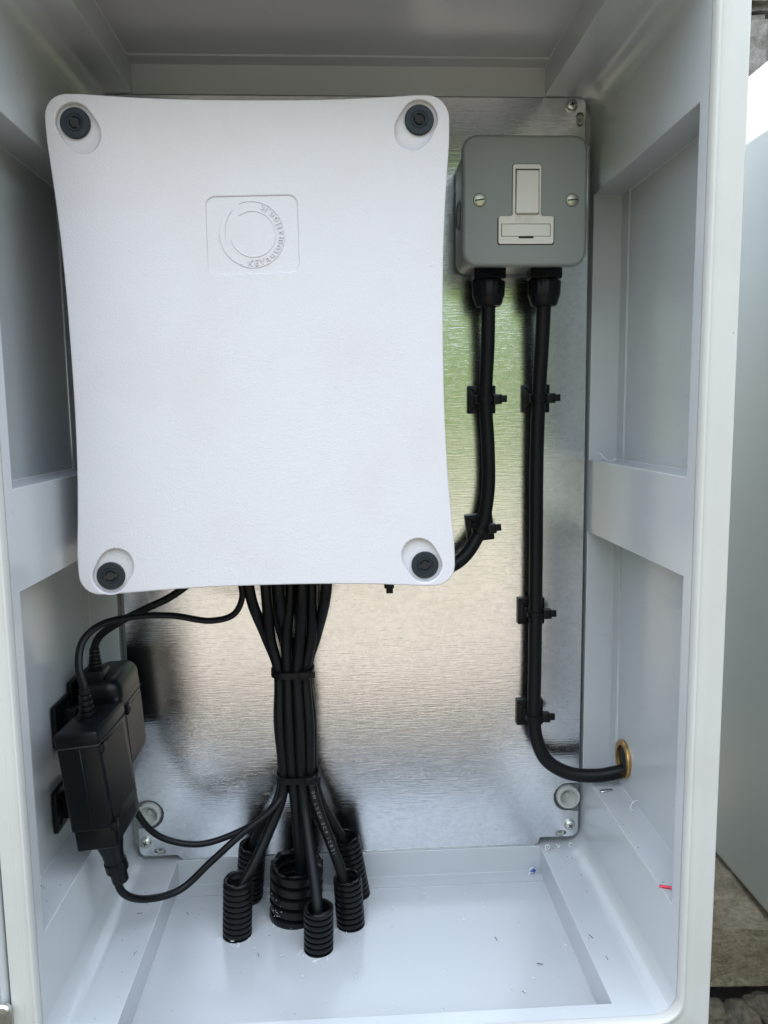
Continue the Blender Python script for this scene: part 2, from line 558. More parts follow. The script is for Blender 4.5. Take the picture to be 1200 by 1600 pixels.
wall_part('ceiling', st, sunk([(-148.5, 151.5)], 21.5))
st = arc(X0+RC, Z0+RC, 225, 270, -900)[:-1] + [(q, Z0, 0, -1, q) for q in (X0+RC, -143, 155, X1-RC)] + arc(X1-RC, Z0+RC, 270, 315, 900)[1:]
wall_part('floor', st, sunk([(-143, 155)], 23.0))
obj('back_wall', rbox((5, 16, -5.7), (412, 8, 630), 0), 'enclosure', enc)

# rim: a lip, a shallow step and a rounded outer edge swept round the opening
def sweep_rim(profile, n=8, r0=14.0):
    V, F = [], []
    ring = []
    for cx, cz, a0 in ((X1-r0, Z1-r0, 0), (X0+r0, Z1-r0, 90), (X0+r0, Z0+r0, 180), (X1-r0, Z0+r0, 270)):
        for k in range(n+1):
            a = R(a0+90*k/n); ring.append((cx, cz, math.cos(a), math.sin(a)))
    m = len(ring)
    for (o_, y) in profile:
        rr = r0-0.28*o_          # the outer corner is a little tighter than an even offset would give
        for q, (cx, cz, c, s) in enumerate(ring):
            k = q // (n+1)
            sx_, sz_ = (1, -1, -1, 1)[k], (1, 1, -1, -1)[k]
            ox = o_*(0.82 if sx_ < 0 and y < -159 else 1)
            V.append((cx+sx_*(r0+ox-rr)+rr*c, y, cz+sz_*(r0+o_-rr)+rr*s))
    for i in range(len(profile)-1):
        for k in range(m):
            k2 = (k+1) % m; F.append((i*m+k, i*m+k2, (i+1)*m+k2, (i+1)*m+k))
    return V, F
prof = [(0.25, -176), (0.25, -188.6), (0.6, -190.4), (1.4, -191.4), (2.4, -191.4), (3.1, -190.8), (3.4, -189.6), (9.8, -189.45), (10.4, -189.1), (17.0, -189.0), (19.0, -188.2), (20.0, -186.6), (20.3, -184.0), (20.3, -160)]
obj('front_rim', sweep_rim(prof), 'rim', enc, ang=30)
obj('outer_shell', sweep_rim([(20.2, -162), (24.5, -150), (24.5, 118), (10, 118.5)]), 'enclosure', enc, ang=30)  # shell carried on behind the back wall to deepen its shadow on the neighbour
obj('shadow_block', rbox((5, -20, 341), (424, 276, 48), 4, 3), 'enclosure', enc)  # added unseen block, raises the shadow edge cast on the neighbouring cabinet
# two bosses that carry the mounting plate
for (x, zz) in ((-164.6, -259.9), (178.3, -258.3)):
    b_ = obj('boss', lathe([(9.7, 12), (9.7, -1.2), (9.2, -1.9), (7.3, -1.9), (6.9, -1.3), (6.2, 2.0), (4.6, 4.4), (2.4, 5.0), (2.2, 3.2), (1.7, 2.8), (0.01, 2.8)], (x, 0, zz), (0, 1, 0)), 'boss', enc)

# the enclosure's own door, folded right back to the left; only its hinge edge comes into view
door = thing('enclosure_door', (-400, -188, -310), 'edge of the folded back grey door at the bottom left corner', 'door')
obj('door_panel', rbox((-399, -168, -10), (396, 5, 600), 2), 'enclosure', door)
obj('door_flange', rbox((-200.6, -176, -10), (5, 20, 598), 2), 'enclosure', door)
hb = obj('hinge_bracket', rbox((-203, -189, -277.5), (16, 3, 12), 1), 'zinc', door)
obj('bolt', lathe([(4.2, 0), (4.2, 2.2), (3.2, 3.4), (0.01, 3.8)], (-198.8, -190.5, -271.8), (0, -1, 0), seg=20), 'zinc', hb)

# ================================================================== MOUNTING PLATE
mp_ = thing('mounting_plate', (6, 0, -298), 'galvanised steel mounting plate at the back of the enclosure', 'plate')
ol = []
def arc2(cx, cz, r, a0, a1, n=8):
    return [(cx+r*math.cos(R(a0+(a1-a0)*k/n)), cz+r*math.sin(R(a0+(a1-a0)*k/n))) for k in range(n+1)]
# counter-clockwise from the bottom left
ol += [(-168, -295.5), (-143, -295.5), (-141, -298.4), (153, -298.4), (155, -293)]
ol += [(181, -293)] + arc2(180.5, -286.5, 6.5, -90, 0, 5) + [(187, -271)]
ol += [(182, -270.5)] + arc2(178, -258.3, 12, 280, 90, 12)[:] + [(187, -246.3)]
ol += [(186.8, 0), (185.6, 255), (182.5, 257)] + [(182.5, 283)] + arc2(178, 284, 4.5, 0, 90, 4)
ol += [(-172, 288.5), (-174, 286), (-175.2, -246)] + arc2(-164.6, -259.9, 12.2, 120, -110, 12) + [(-173, -272)]
ol += [(-173.5, -289)] + arc2(-167.5, -289.5, 6, 180, 270, 4)[:-1]
holes = [rrect(175.6, 268.5, 182.0-0.8, 278.5, 2.6, 4), rrect(-161.5, -294, -152.5, -289.2, 2.3, 4), rrect(168, -292.2, 177, -287.6, 2.2, 4)]
obj('steel_sheet', plate2d([ol]+holes, 0.0, 1.6, 0.25), 'galv', mp_, ang=30)
obj('folded_lip', rbox((6, 2.6, -299.5), (292, 4, 3.2), 1.4, 3), 'galv', mp_)
for (x, zz) in ((178.6, 273.5), (-157, -291.6), (172.5, -290)):
    obj('slot_bushing', lathe([(3.2, 6), (3.2, 1.9), (1.7, 1.9), (1.5, 5), (0.01, 5)], (x, 0, zz), (0, 1, 0), 18), 'boss', mp_)
for k, (x, zz) in enumerate(((-167.8, -283.4), (179.8, -282.6), (171.7, 283.1))):
    s_ = obj('plate_screw', lathe([(5.0, 0.1), (5.0, 0.5), (4.3, 0.5), (4.3, 1.4), (3.6, 2.4), (2.0, 3.0), (0.01, 3.1)], (x, 0, zz), (0, -1, 0), 22), 'zinc', mp_)
    a = R(20+k*31)
    for q in (0, 1):
        rot = Matrix.Rotation(a+q*math.pi/2, 4, 'Y')
        obj('cross_slot', rbox((x, -2.75, zz), (4.0, 0.9, 0.9), 0.1, 1, rot), 'dark', s_)

# ================================================================== WHITE CONTROL BOX
box = thing('control_box', (-52, -50, -50), 'large white plastic control box with a curved lid and embossed logo', 'control box')
LC = Vector((-52.0, 0, 96.5)); LROT = R(0.62)
HW, HH, FY = 118.3, 148.6, -115.0
def lid_pt(x, z_):
    c, s = math.cos(LROT), math.sin(LROT)
    return (LC.x + x*c - z_*s*1.0, LC.z + x*s*1.0*0.35 + z_*c)
def lid_outline(inset=0.0, r=13.0):
    out = []
    N = 40
    hw, hh = HW-inset, HH-inset
    def side(n, fn):
        for k in range(n+1): out.append(fn(-1+2*k/n))
    pinch = lambda t, a: a*(1-min(1, abs(t)/0.84)**2.5)**1.15 if abs(t) < 0.84 else 0
    # right side upwards, top leftwards, left downwards, bottom rightwards; corners rounded
    e = 1-r/hh; f = 1-r/hw
    for k in range(N+1):
        t = -e+2*e*k/N; out.append((hw-pinch(t, 5.6), t*hh))
    out += [(hw-r+r*math.cos(R(a)), hh-r+r*math.sin(R(a))) for a in (15, 30, 45, 60, 75)]
    for k in range(N+1):
        t = f-2*f*k/N; out.append((t*hw, hh-pinch(t, 3.2)))
    out += [(-hw+r+r*math.cos(R(a)), hh-r+r*math.sin(R(a))) for a in (105, 120, 135, 150, 165)]
    for k in range(N+1):
        t = e-2*e*k/N; out.append((-hw+pinch(t, 5.2), t*hh))
    out += [(-hw+r+r*math.cos(R(a)), -hh+r+r*math.sin(R(a))) for a in (195, 210, 225, 240, 255)]
    for k in range(N+1):
        t = -f+2*f*k/N; out.append((t*hw, -hh+pinch(t, 3.4)))
    out += [(hw-r+r*math.cos(R(a)), -hh+r+r*math.sin(R(a))) for a in (285, 300, 315, 330, 345)]
    return [lid_pt(*p) for p in out]
caps = [(-155.2, 229.2, -1, 1), (47.0, 232.1, 1, 1), (-149.6, -40.9, -1, -1), (48.7, -38.5, 1, -1)]
def egg(cx, cz, sx, sz, grow=0.0):
    """pocket round a screw cap: round towards the corner, drawn out towards the lid's middle"""
    out = []
    for k in range(40):
        a = 2*math.pi*k/40
        d = math.cos(a)
        rr = 10.8+grow + 8.2*max(0, d)**2.0
        ux, uz = -sx*0.52, -sz*0.854
        px, pz = -uz, ux
        out.append((cx+rr*(ux*math.cos(a)+px*math.sin(a)), cz+rr*(uz*math.cos(a)+pz*math.sin(a))))
    return out
logo = [(-81.0, 142.9), (-26.5, 144.4), (-27.2, 188.2), (-81.0, 187.1)]
def logo_rect(inset):
    x0, x1, z0, z1 = -81.0+inset, -26.8-inset, 143.4+inset, 187.8-inset
    return [(x+0.0, q+(x+54)*0.022) for x, q in rrect(x0, z0, x1, z1, 5.5, 6)]
lid = obj('lid', plate2d([lid_outline()]+[egg(*c) for c in caps]+[logo_rect(0)], FY, 5.0, 0.8), 'white', box, ang=50)
obj('lid_skirt', plate2d([lid_outline(-0.5)], FY+3.6, 16.0, 1.6), 'white', box, ang=50)
lg = obj('logo_panel', plate2d([logo_rect(-0.4)], FY+0.85, 2.0, 0.0), 'white', lid, ang=30)
# embossed mark: ring, crescent and lettering, the same white plastic standing proud of the panel
LX, LZ = -54.2, 165.8
def arc_band(cx, cz, r, w, a0, a1, n=48):
    A_ = [R(a0+(a1-a0)*k/n) for k in range(n+1)]
    return [[(cx+r*math.cos(a), cz+r*math.sin(a)) for a in A_] + [(cx+(r-w)*math.cos(a), cz+(r-w)*math.sin(a)) for a in A_[::-1]]]
obj('embossed_ring', plate2d(arc_band(LX, LZ, 19.6, 0.7, -118, 112), FY+0.38, 0.8, 0.2), 'white', lid, ang=50)
obj('embossed_ring', plate2d(arc_band(LX+0.5, LZ+0.3, 13.7, 0.7, -165, 128), FY+0.42, 0.8, 0.2), 'white', lid, ang=50)
cres = [(LX-0.2+19.3*math.cos(R(a)), LZ+19.3*math.sin(R(a))) for a in range(128, 247, 7)] + [(LX+5.0+21.2*math.cos(R(a)), LZ+0.4+21.2*math.sin(R(a))) for a in range(238, 133, -7)]
obj('embossed_crescent', plate2d([cres], FY+0.3, 0.8, 0.25), 'white', lid, ang=50)
letters = []
txt = 'KEYautomation.it'
ang = 258.0
for i, ch in enumerate(txt):
    sz = 5.2 if i < 3 else 5.6
    g = glyphs(ch, sz, 0.75)
    w_ = {'K': 13, 'E': 12, 'Y': 13, 'm': 17, 'i': 6.5, '.': 6, 't': 8.5}.get(ch, 12.2)
    a = R(ang+w_/2)
    # baseline on the outside, tops towards the middle, running anticlockwise
    rot = a+math.pi/2
    V = []
    for (x, yv, zz) in g[0]:
        lx, lz = x*math.cos(rot)-yv*math.sin(rot), x*math.sin(rot)+yv*math.cos(rot)
        V.append((LX+18.4*math.cos(a)+lx, FY+0.50-zz, LZ+18.4*math.sin(a)+lz))
    letters.append((V, g[1]))
    ang += w_
obj('embossed_lettering', merge(*letters), 'white', lid, smooth=False)
for k, (x, zz, sx, sz) in enumerate(caps):
    cpt = obj('screw_cap', lathe([(8.7, 3.4), (8.7, 0.4), (8.3, -0.1), (5.4, -0.1), (5.1, 0.25), (4.7, 0.25), (4.4, -0.1), (3.6, 0.0), (2.9, 0.9), (0.01, 0.9)], (x, FY+1.4, zz), (0, 1, 0), 36), 'cap', box, ang=35)
    a = (R(-48), R(-40), R(8), R(12))[k]
    slot = [(p[0]*math.cos(a)-p[1]*math.sin(a)+x, p[0]*math.sin(a)+p[1]*math.cos(a)+zz) for p in
            ((-4.4, -0.9), (-2.2, -1.3), (-1.5, -2.3), (1.0, -2.4), (2.2, -1.2), (4.4, -0.7), (4.2, 0.9), (2.2, 1.3), (1.4, 2.3), (-1.0, 2.4), (-2.2, 1.2), (-4.2, 0.7))]
    obj('cap_slot', plate2d([slot], FY+1.05, 1.0), 'dark', cpt, smooth=False)
obj('box_body', rbox((-52, -51, 99), (216, 96, 268), 6), 'white', box)

# ================================================================== FUSED SWITCH
sx0, sz0 = 124.7, 200.8     # middle of the faceplate
sp = thing('fused_switch', (sx0, 0, sz0-43), 'grey green metal fused switch box with ivory rocker and fuse holder', 'switch')
bb = obj('back_box', rbox((sx0-1.2, -25.0, sz0-0.6), (79, 48, 79), 7, 4), 'spur', sp)
obj('knockout', lathe([(10, -0.2), (10, 0.7), (8.8, 0.9), (8.8, 0.3), (0.01, 0.3)], (sx0-40.7, -24, sz0-2), (-1, 0, 0), 26), 'spur', bb)
fp = obj('faceplate', plate2d([rrect(sx0-43, sz0-43, sx0+43, sz0+43, 10, 8)], -55.5, 8.0, 2.2), 'spur', sp, ang=60)
def T(x, z_): return (sx0+x, sz0+z_)
tee = [T(-18.3, -27.6), T(-17.3, -28.6), T(18.7, -28.6), T(19.7, -27.6), T(19.7, -11.3), T(18.7, -10.3), T(11.9, -10.3), T(10.8, -9.2), T(10.8, 22.3), T(9.6, 23.5), T(-7.5, 23.5), T(-8.7, 22.3), T(-8.7, -9.2), T(-9.8, -10.3), T(-17.3, -10.3), T(-18.3, -11.3)]
rk = [T(-6.9, -9.2), T(9.4, -9.2), T(9.4, 20.6), T(-6.9, 20.6)]
fz = [T(-16.4, -23.7), T(17.6, -23.7), T(17.6, -15.3), T(-16.4, -15.3)]
sf = obj('switch_frame', plate2d([tee, rk, fz], -56.6, 3.0, 0.3), 'ivory', sp, ang=40)
obj('frame_gap', plate2d([[(sx0+(x-sx0)*1.035+(-0.05), sz0+(q-sz0)*1.02) for x, q in tee]], -55.62, 0.3), 'dark', sp, smooth=False)
rv = [T(-6.7, -9.0), T(9.2, -9.0), T(9.2, 20.4), T(-6.7, 20.4)]
yb, yt = -59.2, -56.6
V = [(rv[0][0]-0.0, yb, rv[0][1]+0.2), (rv[1][0]-0.6, yb, rv[1][1]+0.2), (rv[2][0]-0.1, yt, rv[2][1]-0.9), (rv[3][0]+0.9, yt, rv[3][1]-0.9)] + [(p[0], -54.5, p[1]) for p in rv]
obj('rocker', (V, [(0, 1, 2, 3), (4, 7, 6, 5), (0, 4, 5, 1), (1, 5, 6, 2), (2, 6, 7, 3), (3, 7, 4, 0)]), 'ivory', sp, bev=0.5, seg=3)
fd = obj('fuse_holder', plate2d([[T(-16.0, -23.4), T(17.2, -23.4), T(17.2, -15.6), T(-16.0, -15.6)]], -56.5, 2.5, 0.25), 'ivory', sp)
obj('pull_slot', rbox((sx0+0.6, -56.7, sz0-24.3), (10.2, 0.5, 1.3), 0.1, 1), 'dark', fd)
g = glyphs('FUSE', 5.6, 0.9)
obj('fuse_lettering', ([(sx0-0.6+x*1.05, -56.65-zz, sz0-14.2+yv) for x, yv, zz in g[0]], g[1]), 'ivory', sf, smooth=False)
for k, x in enumerate((-31.1, 32.5)):
    sc_ = obj('faceplate_screw', lathe([(4.0, 0), (4.0, 0.3), (3.7, 0.35), (3.5, 0.9), (2.6, 1.25), (0.01, 1.3)], (sx0+x, -55.4, sz0+0.4), (0, -1, 0), 26), 'dull_screw', sp)
    obj('screw_recess', lathe([(4.5, 0), (4.5, 0.12), (0.01, 0.12)], (sx0+x, -55.45, sz0+0.4), (0, -1, 0), 26), 'dark', sc_)
    obj('screw_slot', rbox((sx0+x, -56.6, sz0+0.4), (6.6, 0.4, 0.9), 0.05, 1, Matrix.Rotation(R(-8+k*4), 4, 'Y')), 'dark', sc_)

# ================================================================== GLANDS, CABLES, CLIPS
def gland(x, y, zt, lab):
    g_ = thing('cable_gland', (x, y, zt-45), lab, 'cable gland', 'glands under the fused switch')
    obj('gland_body', lathe([(13.2, 0), (13.2, -6.5), (12.7, -7.2), (9.5, -7.2), (9.5, -9)], (x, y, zt), (0, 0, 1), 36, flats=6), 'tie', g_, ang=25)
    prof_ = [(9.5, -8.4), (11.4, -8.6), (11.7, -9.4), (11.6, -18.8), (10.9, -20), (9.9, -24.0), (8.6, -26.0), (6.2, -26.4), (5.2, -24)]
    V, F = lathe(prof_, (x, y, zt), (0, 0, 1), 72)
    # grip ribs on the dome nut
    V2 = []
    for i, p in enumerate(V):
        k = i % 72; h = p[2]-zt
        s = 1.0 + (0.035 if (k % 4) < 2 and -18.8 < h < -8.5 else 0)
        V2.append((x+(p[0]-x)*s, y+(p[1]-y)*s, p[2]))
    obj('dome_nut', (V2, F), 'tie', g_, ang=25)
gland(105.0, -27, 160.5, 'left of the two black cable glands under the switch')
gland(145.8, -27, 160.5, 'right of the two black cable glands under the switch')

def cable(name, pts, r, lab, group=None, mat='black', cat='cable', **k):
    return tag(obj(name, tube(pts, r, **k), mat, ang=60), lab, cat, group)
cable('cable', [(105, -27, 150), (105.0, -27.0, 138.5), (105.6, -22.0, 107.1), (105.3, -15.0, 67.5), (107.6, -14.0, 31.4), (107.6, -14.0, -2.7), (101.6, -15.0, -31.4), (87.5, -19.0, -52.0), (72, -22.0, -59.6), (52, -23.0, -61), (20, -24.0, -60), (-8, -30, -52), (-16, -40, -25)], 5.2,
      'thick black cable from the left gland curving behind the control box', 'thick cables from the switch')
cable('cable', [(145.9, -27, 150), (145.9, -27.0, 138.3), (145.9, -22.0, 106.7), (145.8, -15.0, 68.0), (145.3, -13.0, 21.0), (145.6, -13.0, -43.6), (145.7, -13.0, -97.0), (145.7, -13.0, -146.4), (145.3, -14.0, -179.3), (146.8, -15.0, -198.6), (154.3, -18.0, -216.7), (171.0, -22.0, -226.6), (194.0, -26.0, -227.8), (214, -28.5, -223.5), (240, -30.0, -219)], 5.4,
      'thick black cable from the right gland down to the brass nut', 'thick cables from the switch')

bn = thing('brass_locknut', (212.5, -31.5, -227), 'brass ring nut round the cable hole in the right wall', 'locknut')
V, F = lathe([(10.2, 0.0), (14.6, 0.0), (14.6, 1.6), (14.1, 2.3), (11.0, 2.5), (10.4, 2.1), (10.2, -6)], (212.6, -31.5, -212.0), (-1, 0, 0), 60, close=False)
V = [(x, -31.5+(y+31.5)*(1+0.022*(1 if (i % 60) % 10 < 7 and math.hypot(y+31.5, z_+212) > 13.5 else -0.5)), z_) for i, (x, y, z_) in enumerate(V)]
obj('nut_ring', (V, F), 'brass', bn, ang=30)
obj('bore', lathe([(10.3, 0.25), (0.01, 0.25)], (212.4, -31.5, -212.0), (-1, 0, 0), 30, close=False), 'dark', bn)

def tie_mount(x, z_, axis_rot, cx_off, cy, cr, lab, holes=True):
    """adhesive square with a strap round the cable and the strap's head at one side"""
    t = thing('cable_clip', (x, 0, z_-12), lab, 'cable clip', 'clips holding the switch cables')
    rot = Matrix.Translation((x, 0, z_)) @ Matrix.Rotation(axis_rot, 4, 'Y')
    def L(vf): return xf(vf, rot)
    obj('pad', L(rbox((0, -1.9, 0), (21.5, 3.8, 21.5), 1.0, 2)), 'tie', t)
    arms = []
    for a in (45, 135, 225, 315):
        m = Matrix.Rotation(R(a), 4, 'Y') @ Matrix.Translation((7.5, -4.1, 0))
        arms.append(xf(rbox((0, 0, 0), (10, 1.0, 1.1), 0.3, 1), m))
    obj('pad_rib', L(merge(*arms)), 'tie', t)
    obj('saddle', L(rbox((0, -5.0, 0), (13, 3.0, 8), 0.8, 2)), 'tie', t)
    pts = []
    for k in range(0, 25):
        a = R(-215+k*250/24)
        pts.append((cx_off+(cr+0.7)*math.cos(a), cy+(cr+0.7)*math.sin(a)))
    V, F = [], []
    for (px, py) in pts:
        n = Vector((px-cx_off, py-cy)).normalized()
        for (e, hz) in ((0, -2.2), (0, 2.2), (1.2, 2.2), (1.2, -2.2)):
            V.append((px+n.x*(e-0.5), py+n.y*(e-0.5), hz))
    for i in range(len(pts)-1):
        for k in range(4):
            k2 = (k+1) % 4; F.append((i*4+k, i*4+k2, (i+1)*4+k2, (i+1)*4+k))
    F += [(0, 1, 2, 3), tuple(len(V)-4+k for k in range(4))[::-1]]
    obj('strap', L((V, F)), 'tie', t, ang=40)
    hx = cx_off+cr+3.4
    hd = obj('strap_head', L(rbox((hx+0.3, cy+0.5, 0), (6.6, 7.0, 7.4), 0.7, 2)), 'tie', t)
    obj('strap_tail', L(rbox((hx+5.0, cy-0.4, 0.3), (5.0, 3.4, 5.2), 0.5, 2)), 'tie', hd)
tie_mount(104.6, 68.0, 0, 0.7, -15, 5.2, 'upper cable clip on the left switch cable')
tie_mount(103.4, -31.0, R(-6), -1.8, -15, 5.2, 'lower cable clip on the left switch cable by the box corner')
tie_mount(146.6, 68.3, 0, -0.9, -15, 5.4, 'topmost cable clip on the long right cable')
tie_mount(144.8, -99.0, 0, 0.9, -13, 5.4, 'middle cable clip on the long right cable')
tie_mount(144.6, -183.0, 0, 0.9, -14, 5.4, 'lowest cable clip on the long right cable above its bend')
tie_mount(30.5, -56.5, R(90), 4.2, -24, 5.2, 'cable clip tail just peeping out below the control box')

# conduits rising through the floor
def conduit(base, top, Ro, Ri, period, lab, wob, seg=40):
    b, t = Vector(base), Vector(top)
    ax = t-b; H = ax.length
    t_ = thing('corrugated_conduit', base, lab, 'conduit', 'black conduits in the enclosure floor')
    prof_ = []
    h = -4.0
    while h < H-period*0.7:
        prof_ += [(Ri, h), (Ri, h+period*0.22), (Ro-0.25, h+period*0.30), (Ro, h+period*0.42), (Ro, h+period*0.80), (Ro-0.25, h+period*0.92), (Ri, h+period)]
        h += period
    prof_ += [(Ro-0.4, H-0.2), (Ro-0.6, H)]
    out = lathe(prof_, base, ax, seg, close=False)
    hh = H; ins = [(Ro-0.9, H), (Ro-1.3, H-0.4)]
    while hh > 4:
        ins += [(Ri-1.0, hh-period*0.1), (Ri-1.0, hh-period*0.35), (Ro-1.4, hh-period*0.5), (Ro-1.4, hh-period*0.85)]
        hh -= period
    ins += [(Ri-1.0, 1.0), (0.01, 1.0)]
    inn = lathe(ins, base, ax, seg, close=False)
    # ragged hand-cut mouth
    def cut(vf):
        V = []
        for p in vf[0]:
            v = Vector(p); d = (v-b).dot(ax)/H
            if d > H-1.2:
                k = noise.noise(v*0.16+Vector((base[0], 0, 0)))
                v = v+ax.normalized()*k*wob
            V.append(tuple(v))
        return V, vf[1]
    w_ = obj('conduit_wall', cut(merge(out, inn)), 'conduit', t_, ang=50)
    return t_
C = {}
FZ = -322.7
conduit((-87.6, -61.7, FZ), (-85.4, -63.5, -279.0), 10.8, 9.1, 4.5, 'front left corrugated conduit with one cable in it', 2.2)
conduit((-83.9, -19.5, FZ), (-79.0, -24.5, -275.5), 10.8, 9.1, 4.5, 'back left corrugated conduit half hidden behind another', 2.0)
conduit((-45.8, -40.0, FZ), (-43.6, -41.5, -281.5), 20.3, 17.2, 8.8, 'wide corrugated conduit in the middle holding several cables', 3.0, 56)
conduit((-26.8, -81.4, FZ), (-26.1, -82.5, -290.5), 10.7, 9.1, 4.5, 'short front corrugated conduit nearest the camera', 1.4)
conduit((-3.5, -55.9, FZ), (-5.4, -57.5, -284.5), 10.7, 9.1, 4.5, 'front right corrugated conduit with printed cable going in', 2.2)
conduit((1.5, -19.0, FZ), (-6.2, -24.0, -271.0), 10.8, 9.1, 4.5, 'back right corrugated conduit leaning towards the bundle', 2.0)

# bundle of cables from the control box, tied twice, fanning out into the conduits
T1, T2 = Vector((-43.2, 0, -133.3)), Vector((-41.2, 0, -215.0))
def bundle(top, o1, o2, tail, r, lab, mid=None, cat='cable', name='cable'):
    p = [(top[0], top[1], top[2]), (top[0]+(T1.x+o1[0]-top[0])*0.16, top[1]+1, -72), (T1.x+o1[0]*1.12+(top[0]-T1.x)*0.22, o1[1]-1.5, -107), (T1.x+o1[0], o1[1], T1.z), ((T1.x+T2.x)/2+(mid[0] if mid else (o1[0]+o2[0])/2*1.1), mid[1] if mid else (o1[1]+o2[1])/2-1.5, (T1.z+T2.z)/2), (T2.x+o2[0], o2[1], T2.z)] + list(tail)
    return cable(name, p, r, lab, 'cables tied in the central bundle', cat=cat)
bundle((-61, -46, -36), (-10.5, -34), (-11.0, -35), [(-54.5, -37, -232), (-64, -44, -254), (-76, -55, -276), (-85, -61, -290), (-88, -62, -315)], 4.05, 'bundle cable running into the front left conduit')
bundle((-74, -48, -36), (-11.5, -26.5), (-12.5, -27), [(-57, -27, -235), (-67, -26, -255), (-77, -24.5, -272), (-81, -22, -290), (-84, -20, -315)], 4.05, 'bundle cable running into the back left conduit')
bundle((-42, -44, -36), (-3.8, -36), (-4.2, -37), [(-43.5, -39, -240), (-42, -41, -265), (-41, -42, -290), (-42, -42, -315)], 4.05, 'middle bundle cable dropping into the wide conduit')
bundle((-51, -50, -36), (-3.6, -28), (2.0, -28), [(-36.5, -33, -240), (-35.5, -36, -265), (-36, -38, -290), (-38, -39, -315)], 4.05, 'bundle cable behind the middle one in the wide conduit', mid=(-1.5, -30))
bundle((-33, -50, -36), (3.4, -38), (2.6, -38), [(-36.5, -43, -238), (-32.5, -57, -262), (-28.5, -72, -283), (-26.8, -80, -297), (-26.5, -82, -315)], 4.05, 'bundle cable running into the short front conduit')
E_tail = [(-28.5, -40, -233), (-19.5, -47, -257), (-10.5, -54, -280), (-7.0, -57, -294), (-5, -57, -315)]
ec = bundle((-26, -44, -36), (9.5, -34), (9.0, -35), E_tail, 4.05, 'bundle cable with pale printed writing entering the front right conduit')
bundle((-14, -50, -36), (10.4, -26.5), (11.0, -28), [(-26, -30, -236), (-17.5, -28, -255), (-9.5, -26, -272), (-4.5, -24, -290), (0, -21, -315)], 4.05, 'bundle cable running into the back right conduit')
# thin leads of the two adapters, up through the bundle
cable('thin_lead', [(-166, -45, -188), (-163, -52, -212), (-157.1, -56.0, -229.5), (-143.6, -50.0, -251.0), (-116.7, -46.0, -260.6), (-88.5, -41.0, -255.4), (-69.4, -37.0, -246.0), (-56, -31.0, -232), (T2.x-8.5, -23, T2.z), (T1.x-5, -22.5, T1.z), (-56, -40, -80), (-60, -40, -36)], 2.4,
      'thin lead sagging from behind the adapters to the bundle, upper one', 'thin adapter leads')
cable('thin_lead', [(-160.5, -103, -250), (-157.4, -100.5, -262), (-147.8, -87.0, -276.2), (-126.7, -70.0, -281.6), (-104.8, -60.0, -266.5), (-82.2, -51.0, -250.0), (-60.5, -43.0, -236.5), (T2.x-4, -29, T2.z-4), (T2.x+4, -22.5, T2.z+8), (T1.x+4, -21.5, T1.z), (-38, -40, -80), (-36, -36, -36)], 2.6,
      'thin lead looping low from the front adapter to the bundle', 'thin adapter leads')
cable('thin_lead', [(-172.5, -105.0, -126), (-172.8, -105.0, -117), (-177.0, -101.0, -102.4), (-176.4, -91.0, -88.2), (-166.9, -80.0, -80.3), (-145.1, -66.0, -79.1), (-124.2, -60.0, -80.9), (-98.5, -55.0, -86.6), (-83.0, -52.0, -83.2), (-76.9, -50.0, -72.1), (-78.2, -50.0, -56.0), (-80, -50, -36)], 2.0,
      'thin lead arching from the front adapter top to the control box', 'thin adapter leads', flat=1.35)
cable('thin_lead', [(-179.8, -60, -112), (-180.0, -60.0, -103.9), (-175.9, -60.0, -94.7), (-159.8, -60.0, -83.7), (-143.0, -56.0, -76.2), (-125.8, -52.0, -68.5), (-111.7, -50.0, -57.2), (-104, -50, -36)], 2.0,
      'thin lead rising from the rear adapter to behind the control box', 'thin adapter leads', flat=1.35)

# printing on the sheath
def printing():
    Q = spline([(T2.x+9.0, -35, T2.z)]+E_tail, 30)
    acc = [0]
    for a, b in zip(Q, Q[1:]): acc.append(acc[-1]+(b-a).length)
    out = []
    pos = 5.0
    eye = Vector((-2, -601.6, 57.3))
    for ch in '2.0M LSZH 0C9 12021':
        step = 2.0 if ch in ' .1' else 3.3
        if ch != ' ':
            s = pos+step/2
            k = max(i for i in range(len(acc)) if acc[i] <= s)
            if k+1 >= len(Q): break
            p = Q[k].lerp(Q[k+1], (s-acc[k])/(acc[k+1]-acc[k])); d = (Q[k+1]-Q[k]).normalized()
            n = Vector((0.12, -1, 0.15)); n = (n-d*n.dot(d)).normalized(); w = n.cross(d).normalized()
            g = glyphs(ch, 3.4, 0.0)
            # letters run down the cable and wrap its round
            V = []
            for (x, yv, zz) in g[0]:
                a = (yv-1.3)/4.05
                V.append(tuple(p + d*x + (n*math.cos(a)+w*math.sin(a))*4.12))
            out.append((V, g[1]))
        pos += step
    return merge(*out)
obj('printed_writing', printing(), 'print', ec, smooth=False)

